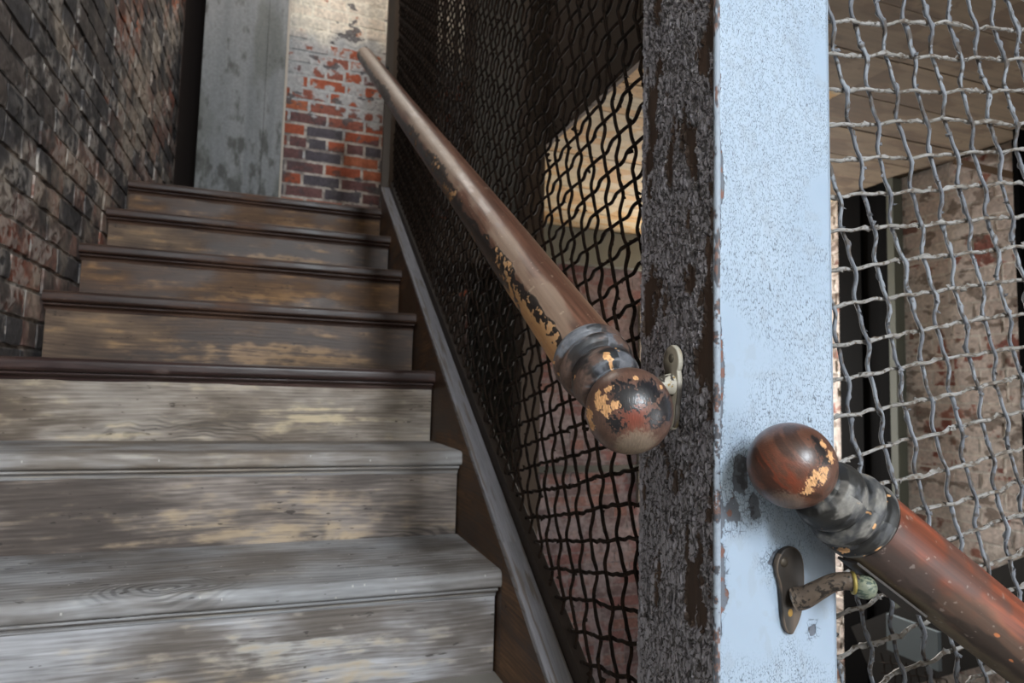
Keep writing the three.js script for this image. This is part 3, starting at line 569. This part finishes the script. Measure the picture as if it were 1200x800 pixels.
// ---------------------------------------------------------------- handrails
// ball and collar turned about the rail's axis: distance from the ball's centre, radius
function finial(root, C, d, side, br, ballPaint, collarPaint) {
  const q = new THREE.Quaternion().setFromUnitVectors(V(0, 1, 0), d);
  const bm = surface(900, 560, (a, b) => {
    const ph = a * 2 * Math.PI, th = (1 - b) * Math.PI, l = V(Math.sin(ph) * Math.sin(th), Math.cos(th), Math.cos(ph) * Math.sin(th));
    return ballPaint(l.applyQuaternion(q), a, b);
  }, { bump: 0.0009, physical: { clearcoat: 0.4, clearcoatRoughness: 0.36 } });
  const prof = []; for (let i = 0; i <= 40; i++) { const t = Math.PI - i / 40 * (Math.PI - 0.55); prof.push(new THREE.Vector2(Math.max(br * Math.sin(t), 0), br * Math.cos(t))); }
  const g = new THREE.LatheGeometry(prof, 64);
  { const P = g.attributes.position, U = g.attributes.uv; for (let i = 0; i < P.count; i++) { const y = P.getY(i) / br; U.setY(i, 1 - Math.acos(clamp(y, -1, 1)) / Math.PI); } }
  g.applyQuaternion(q); g.translate(C.x, C.y, C.z); part('ball', g, bm, root);
  const k = br / 0.038;
  const cp = []; // cup, groove, torus, groove, rim
  for (const [s, r] of [[0.030, 0.0225], [0.0350, 0.0205], [0.0365, 0.0225]]) cp.push([s, r]);
  for (let i = 0; i <= 12; i++) { const t = i / 12; cp.push([0.0375 + 0.0255 * t, 0.0255 + 0.0078 * Math.sin(Math.PI * (0.12 + 0.68 * t))]); }
  cp.push([0.0650, 0.0290], [0.0665, 0.0290]);
  for (let i = 0; i <= 10; i++) { const t = i / 10; cp.push([0.0672 + 0.0150 * t, 0.0318 + 0.0060 * Math.sin(Math.PI * (0.05 + 0.85 * t))]); }
  cp.push([0.0838, 0.0325], [0.0852, 0.0325]);
  for (let i = 0; i <= 8; i++) { const t = i / 8; cp.push([0.0858 + 0.0125 * t, 0.0352 + 0.0034 * Math.sin(Math.PI * t)]); }
  cp.push([0.0992, 0.034]);
  const lp = cp.map(([s, r]) => new THREE.Vector2(r * k, s * k));
  const cg = new THREE.LatheGeometry(lp, 64);
  const cm = surface(700, 300, (a, b) => collarPaint(a, b), { bump: 0.0008 });
  cg.applyQuaternion(q); cg.translate(C.x, C.y, C.z); part('collar', cg, cm, root, 'turned collar with beads');
  return 0.098 * k;
}
function shaft(root, C, d, side, s0, L, r, paint, px) {
  const top = V(0, 1, 0).addScaledVector(d, -d.y).normalize();
  const nu = 48, nv = 160, bend = (s) => 0.0012 * Math.sin(s * 3);
  const g = gridGeo(nu, nv, (a, b) => {
    const s = s0 + (L - s0) * b * b, an = a * 2 * Math.PI, rr = r * (1 + 0.012 * (fbm(a * 6, s * 9, 701, 2) - 0.5));
    return C.clone().addScaledVector(d, s).addScaledVector(top, Math.cos(an) * rr + bend(s)).addScaledVector(side, Math.sin(an) * rr).toArray();
  });
  const m = surface(px[0], px[1], (a, b) => paint(a, s0 + (L - s0) * b * b), { bump: 0.0007, physical: { clearcoat: 0.12, clearcoatRoughness: 0.3 } });
  const o = part('shaft', g, m, root);
  const e = C.clone().addScaledVector(d, L), cap = new THREE.SphereGeometry(r, 32, 10, 0, 2 * Math.PI, 0, Math.PI / 2); cap.scale(1, 0.25, 1);
  cap.applyQuaternion(new THREE.Quaternion().setFromUnitVectors(V(0, 1, 0), d)); cap.translate(e.x, e.y, e.z); part('end_cap', cap, plain(0x8a7666, 0.5), root);
  return o;
}
const blob = (n, dir, k) => Math.exp(k * (n.dot(dir) - 1));
const cam = camera.matrixWorld.elements, cr = V(cam[0], cam[1], cam[2]), cu = V(cam[4], cam[5], cam[6]);
// marks on a ball are given by where they lie on it as one faces it: right, up
function facing(C, x, y) { const t = camera.position.clone().sub(C).normalize(), rt = cr.clone().addScaledVector(t, -cr.dot(t)).normalize(), up = t.clone().cross(rt); return rt.multiplyScalar(x).addScaledVector(up, y).addScaledVector(t, Math.sqrt(Math.max(0, 1 - x * x - y * y))).normalize(); }
const chipColor = (n) => mixc([196, 142, 92], [226, 178, 128], n);
// left rail, rising with the stairs
{
  const C = V(-0.085, 0.4865, 0.5904), ang = 32.35 * D, d = V(0, Math.sin(ang), -Math.cos(ang)), side = V(-1, 0, 0);
  const root = thing('handrail', 'long worn handrail rising with the stairs, scuffed ball end on the black side', 'handrail', C.clone());
  const chip = [[-0.62, 0.18, 42], [-0.5, 0.02, 60], [-0.3, 0.12, 90], [-0.68, 0.36, 90], [-0.42, 0.5, 130], [0.16, 0.72, 220], [0.72, 0.52, 260], [-0.9, -0.1, 40], [-0.85, -0.3, 60]].map(([x, y, k]) => [facing(C, x, y), k]);
  const black = [[-0.1, 0.3, 11], [0.6, -0.15, 26], [-0.3, -0.28, 30], [0.45, 0.42, 14], [-0.25, 0.5, 30], [0.8, 0.1, 12]].map(([x, y, k]) => [facing(C, x, y), k]);
  const redm = facing(C, 0.1, -0.12), dusty = facing(C, 0.15, -0.8);
  const s0 = finial(root, C, d, side, 0.0405, (n, a, b) => {
    const f = fbm(n.x * 5 + 9, n.y * 5 + n.z * 5, 711), f2 = fbm(n.x * 22 + 9 + n.z * 9, n.y * 22 + n.z * 9, 712, 3), f3 = fbm(n.x * 60 + n.z * 20, n.y * 14 + 30, 713, 3);
    let c = mixc([86, 62, 52], [112, 84, 72], f); c = mixc(c, [128, 56, 40], blob(n, redm, 18) * 0.8);
    let k = 0; for (const [v, w] of black) k = Math.max(k, blob(n, v, w)); const bl = sst(0.36, 0.5, k * 0.75 + (f2 - 0.5) * 0.9 + (f - 0.5) * 0.4); c = mixc(c, [24, 25, 30], bl * 0.93);
    const du = sst(0.3, 0.6, blob(n, dusty, 7) + (f2 - 0.5) * 0.5); c = mixc(c, [140, 126, 108], du * 0.75);
    k = 0; for (const [v, w] of chip) k = Math.max(k, blob(n, v, w)); const ch = sst(0.4, 0.48, k * 0.8 + (f2 - 0.5) * 0.8); c = mixc(c, chipColor(f3), ch);
    return [mul(c, 0.85 + 0.3 * f3), mix(mix(0.36, 0.3, bl), 0.75, Math.max(ch, du * 0.7)), 0.6 - ch * 0.3 + bl * 0.1 + 0.2 * (f3 - 0.5)];
  }, (a, b) => {
    const f = fbm(a * 14, b * 10, 721), f2 = fbm(a * 60, b * 40, 722, 3); let c = mixc([74, 77, 84], [118, 119, 124], f);
    c = mixc(c, [92, 64, 50], sst(0.5, 0.6, fbm(a * 10 + 4, b * 4, 723)) * 0.7); c = mixc(c, [22, 22, 24], sst(0.52, 0.62, fbm(a * 8, b * 6 + 9, 724)) * 0.7); c = mixc(c, chipColor(f2), sst(0.74, 0.77, fbm(a * 18, b * 9, 725)));
    return [mul(c, 0.8 + 0.4 * f2), 0.34 + 0.25 * f2, 0.5 + 0.3 * (f2 - 0.5)];
  });
  shaft(root, C, d, side, s0, 2.93, 0.0368, (a, s) => {
    const an = a * 2 * Math.PI, x = a * 0.23, g = fbm(x * 260, s * 8, 731, 3), f = fbm(x * 20, s * 6, 732), f2 = fbm(x * 90, s * 40, 733, 3);
    let c = mixc([88, 58, 46], [116, 84, 68], f); c = mul(c, 0.72 + 0.56 * g);
    const worn = sst(0.45, 0.62, f * 0.6 + 0.2 * f2 + 0.3 * sst(0.1, 0.5, an) * sst(1.5, 1.0, an) - 0.1 + 0.16 * sst(0.5, 2, s)); c = mixc(c, mixc([138, 116, 98], [160, 140, 122], g), worn * 0.75);  // wear plus painted sheen, paler along the upper flank and higher up
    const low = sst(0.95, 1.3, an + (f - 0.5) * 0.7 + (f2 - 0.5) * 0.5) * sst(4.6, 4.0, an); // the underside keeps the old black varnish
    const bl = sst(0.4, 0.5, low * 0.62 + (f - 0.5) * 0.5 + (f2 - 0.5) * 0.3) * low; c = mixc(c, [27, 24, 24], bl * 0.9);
    const chipz = sst(0.59, 0.63, 0.35 * f2 + 0.25 * fbm(x * 260, s * 150, 737, 3) + 0.2 * f + 0.13 * low * sst(2.2, 0.3, s) + 0.2 * sst(1.3, 1.75, an) * sst(0.4, 0.1, s)); c = mixc(c, mul(chipColor(g), 0.9), chipz * low);
    const nick = sst(0.77, 0.82, fbm(x * 180 + 9, s * 110, 735, 3)); c = mixc(c, [176, 156, 136], nick * 0.6);
    return [c, clamp(mix(0.36, 0.5, worn) + chipz * low * 0.3 + 0.1 * (f2 - 0.5)), 0.55 + 0.25 * (g - 0.5) - chipz * low * 0.3];
  }, [420, 1800]);
  // cream painted bracket on the black side of the post
  const cream = surface(128, 128, (a, b) => { const f = fbm(a * 6, b * 6, 741), f2 = fbm(a * 30, b * 30, 742, 3); let c = mixc([196, 190, 176], [168, 160, 144], f); c = mixc(c, [148, 116, 54], sst(0.6, 0.66, f * 0.5 + f2 * 0.5 + 0.02)); c = mixc(c, [60, 54, 48], sst(0.6, 0.68, fbm(a * 14 + 3, b * 14, 743))); return [c, 0.55, 0.5 + 0.4 * (f2 - 0.5)]; }, { bump: 0.0008, rough: 0.55 });
  const sh = new THREE.Shape();
  sh.moveTo(0, -0.045); sh.bezierCurveTo(0.008, -0.043, 0.009, -0.03, 0.009, -0.02); sh.bezierCurveTo(0.012, -0.012, 0.014, 0.008, 0.0105, 0.016); sh.bezierCurveTo(0.017, 0.022, 0.014, 0.041, 0, 0.042);
  sh.bezierCurveTo(-0.014, 0.041, -0.017, 0.022, -0.0105, 0.016); sh.bezierCurveTo(-0.014, 0.008, -0.012, -0.012, -0.009, -0.02); sh.bezierCurveTo(-0.009, -0.03, -0.008, -0.043, 0, -0.045);
  const pg = new THREE.ExtrudeGeometry(sh, { depth: 0.003, bevelEnabled: true, bevelSize: 0.0014, bevelThickness: 0.0014, bevelSegments: 2, curveSegments: 10 });
  pg.rotateY(-Math.PI / 2); pg.translate(-0.0016, 0.512, 0.5385);
  const pl = part('bracket_plate', pg, cream, root, 'cream painted bracket with bare brass patches');
  const sc = new THREE.SphereGeometry(0.0055, 16, 8); sc.scale(0.45, 1, 1); sc.translate(-0.005, 0.541, 0.5395); part('screw', sc, plain(0x6c665a, 0.5, { metalness: 0.5 }), pl);
  const ac = new THREE.CatmullRomCurve3([V(-0.002, 0.513, 0.5385), V(-0.016, 0.512, 0.5385), V(-0.034, 0.508, 0.539), V(-0.052, 0.5, 0.54), V(-0.07, 0.493, 0.54)]).getPoints(20);
  part('bracket_arm', tube(ac, ac.map((_, i) => mix(0.0125, 0.0075, sst(0, 0.5, i / 20))), 14), cream, root);
  // iron bracket at the head of the rail
  const e = C.clone().addScaledVector(d, 2.72), bc = new THREE.CatmullRomCurve3([V(-0.001, e.y - 0.01, e.z), V(-0.03, e.y - 0.045, e.z), V(-0.075, e.y - 0.055, e.z), V(-0.085, e.y - 0.03, e.z)]).getPoints(14);
  part('upper_bracket', tube(bc, 0.007, 8), plain(0x1c1917, 0.6), root, 'black iron bracket');
}
// right rail, falling towards the lower flight
{
  const C = V(0.0405, 0.4421, 0.66), ang = 32.85 * D, d = V(Math.cos(ang), -Math.sin(ang), 0), side = V(0, 0, 1);
  const root = thing('handrail', 'red brown handrail sloping down right from a ball end before the blue post', 'handrail', C.clone());
  const chip = [[0.42, -0.36, 60], [0.5, -0.2, 80], [0.3, -0.55, 70], [0.68, -0.12, 90], [0.62, -0.3, 80], [0.7, 0.45, 120], [0.82, 0.2, 70]].map(([x, y, k]) => [facing(C, x, y), k]);
  const black = [[0.66, 0.3, 40], [0.72, 0.12, 40], [0.55, 0.55, 60]].map(([x, y, k]) => [facing(C, x, y), k]);
  const redm = facing(C, -0.5, -0.15), redn = facing(C, -0.1, -0.35), dusty = facing(C, -0.15, -0.85);
  const s0 = finial(root, C, d, side, 0.038, (n, a, b) => {
    const f = fbm(n.x * 4 + 2, n.y * 4 + n.z * 4, 811), f2 = fbm(n.x * 22 + 9 + n.z * 9, n.y * 22 + n.z * 9, 812, 3), f3 = fbm(n.x * 20 + n.z * 20, (n.x + n.y) * 50 + 30, 813, 3);
    let c = mixc([84, 50, 38], [108, 76, 60], f); c = mixc(c, [136, 52, 26], clamp(blob(n, redm, 9) + blob(n, redn, 12)) * 0.6 * sst(0.35, 0.65, f + 0.1));
    c = mixc(c, [44, 30, 26], sst(0.56, 0.7, f) * 0.6);
    let k = 0; for (const [v, w] of black) k = Math.max(k, blob(n, v, w)); const bl = sst(0.4, 0.52, k * 0.75 + (f2 - 0.5) * 0.8); c = mixc(c, [26, 24, 26], bl * 0.9);
    const du = sst(0.35, 0.6, blob(n, dusty, 10) + (f2 - 0.5) * 0.5); c = mixc(c, [132, 116, 102], du * 0.7);
    k = 0; for (const [v, w] of chip) k = Math.max(k, blob(n, v, w)); const ch = sst(0.46, 0.54, k * 0.8 + (f2 - 0.5) * 1.0 + (f3 - 0.5) * 0.3); c = mixc(c, chipColor(f3), ch);
    return [mul(c, 0.85 + 0.3 * f3), mix(0.34, 0.75, Math.max(ch, du * 0.6)), 0.6 - ch * 0.25 + 0.15 * (f3 - 0.5)];
  }, (a, b) => {
    const f = fbm(a * 14, b * 10, 821), f2 = fbm(a * 60, b * 40, 822, 3); let c = mixc([66, 67, 70], [122, 119, 114], sst(0.3, 0.7, f));
    c = mixc(c, [26, 25, 24], sst(0.5, 0.6, fbm(a * 7, b * 6 + 9, 824)) * 0.8); c = mixc(c, chipColor(f2), sst(0.75, 0.78, fbm(a * 18, b * 9, 825)));
    return [mul(c, 0.8 + 0.4 * f2), 0.4 + 0.3 * f2, 0.5 + 0.3 * (f2 - 0.5)];
  });
  shaft(root, C, d, side, s0, 2.1, 0.0362, (a, s) => {
    const an = a * 2 * Math.PI, x = a * 0.23, g = fbm(x * 240, s * 9, 831, 3), f = fbm(x * 22, s * 7, 832), f2 = fbm(x * 90, s * 40, 833, 3);
    let c = mixc([122, 60, 38], [166, 96, 62], sst(0.3, 0.7, f)); c = mul(c, 0.62 + 0.76 * g);
    const dirt = sst(1.45, 2.05, an + (f - 0.5) * 1.1 + (f2 - 0.5) * 0.5) * sst(5.4, 4.8, an); c = mixc(c, mixc([92, 80, 70], [64, 54, 48], f), dirt * 0.82);
    const grime = sst(0.5, 0.6, fbm(x * 14 + 8, s * 12, 836)) * 0.5; c = mixc(c, [66, 56, 56], grime);
    const bl = sst(0.52, 0.6, f * 0.5 + f2 * 0.3 + 0.2 * sst(2.1, 2.4, an) * sst(3.0, 2.7, an)); c = mixc(c, [42, 36, 32], bl * 0.6);
    const under = sst(2.6, 2.8, an + (f2 - 0.5) * 0.5) * sst(4.2, 3.8, an); c = mixc(c, mixc([134, 120, 96], [86, 76, 62], f2), under * 0.85);
    const chips = sst(0.765, 0.785, 0.75 * f2 + 0.25 * f + 0.04 * dirt); c = mixc(c, [190, 116, 72], chips);
    const nick = sst(0.77, 0.82, fbm(x * 200 + 9, s * 140, 835, 3)); c = mixc(c, [160, 150, 144], nick * 0.6);
    return [c, clamp(0.44 + 0.25 * dirt + 0.2 * under + 0.1 * (f2 - 0.5)), 0.55 + 0.3 * (g - 0.5) + under * 0.3 * (f2 - 0.5) - chips * 0.2];
  }, [420, 1700]);
  const iron = surface(128, 128, (a, b) => { const f = fbm(a * 6, b * 6, 841), f2 = fbm(a * 26, b * 26, 842, 3); let c = mixc([88, 74, 62], [116, 102, 90], f); c = mixc(c, [44, 38, 33], sst(0.52, 0.62, f2 * 0.6 + f * 0.4)); return [c, 0.55, 0.5 + 0.5 * (f2 - 0.5)]; }, { bump: 0.0012, rough: 0.55 });
  const sh = new THREE.Shape();
  sh.moveTo(0.002, -0.04); sh.bezierCurveTo(0.010, -0.03, 0.014, -0.02, 0.0145, -0.008); sh.bezierCurveTo(0.016, 0.004, 0.016, 0.02, 0.014, 0.028); sh.bezierCurveTo(0.010, 0.042, -0.004, 0.042, -0.009, 0.036);
  sh.bezierCurveTo(-0.016, 0.03, -0.017, 0.02, -0.013, 0.012); sh.bezierCurveTo(-0.009, 0.004, -0.01, -0.02, -0.007, -0.03); sh.bezierCurveTo(-0.006, -0.036, -0.002, -0.042, 0.002, -0.04);
  const pg = new THREE.ExtrudeGeometry(sh, { depth: 0.003, bevelEnabled: true, bevelSize: 0.0014, bevelThickness: 0.0014, bevelSegments: 2, curveSegments: 10 }); pg.translate(0.082, 0.317, 0.6086);
  const pl = part('bracket_plate', pg, iron, root, 'dark painted bracket plate with a bare brass patch');
  const sc = new THREE.SphereGeometry(0.005, 16, 8); sc.scale(1, 1, 0.5); sc.translate(0.074, 0.344, 0.6125); part('screw', sc, plain(0x4c443a, 0.5, { metalness: 0.5 }), pl);
  const br = new THREE.SphereGeometry(0.007, 16, 8); br.scale(0.75, 1, 0.35); br.translate(0.081, 0.296, 0.611); part('worn_patch', br, plain(0xa27f3c, 0.5, { metalness: 0.4 }), pl, 'bare brass patch');
  const ac = new THREE.CatmullRomCurve3([V(0.084, 0.309, 0.6155), V(0.0885, 0.3125, 0.6225), V(0.094, 0.322, 0.634), V(0.102, 0.332, 0.646), V(0.110, 0.335, 0.655), V(0.116, 0.334, 0.66)]).getPoints(24);
  part('bracket_arm', tube(ac, ac.map((_, i) => mix(0.011, 0.0082, sst(0, 0.6, i / 24))), 14), iron, root);
  const rg = new THREE.TorusGeometry(0.0088, 0.0018, 8, 24); rg.rotateY(1.0); rg.translate(0.1125, 0.334, 0.6575); part('ring', rg, plain(0x9c8a48, 0.5, { metalness: 0.3 }), root, 'yellowed ring');
  const nutm = surface(96, 96, (a, b) => { const f = fbm(a * 7, b * 7, 851), f2 = fbm(a * 24, b * 24, 852, 3); let c = mixc([104, 112, 98], [150, 152, 128], f); c = mixc(c, [70, 84, 74], sst(0.5, 0.62, f2)); return [c, 0.5, 0.5 + 0.3 * (f2 - 0.5)]; }, { bump: 0.0008 });
  const nut = new THREE.SphereGeometry(0.0108, 24, 16); nut.translate(0.1195, 0.3315, 0.6635); part('nut', nut, nutm, root, 'greenish brass ball nut');
  // iron strap under the rail
  const st = new THREE.BoxGeometry(0.1, 0.0022, 0.022); st.rotateZ(-ang); const sp = C.clone().addScaledVector(d, 0.15).addScaledVector(V(-Math.sin(ang), -Math.cos(ang), 0), 0.0385); st.translate(sp.x, sp.y, 0.66); part('strap', st, plain(0x2a2420, 0.5), root, 'thin iron strap under the rail');
}
renderer.render(scene, camera);
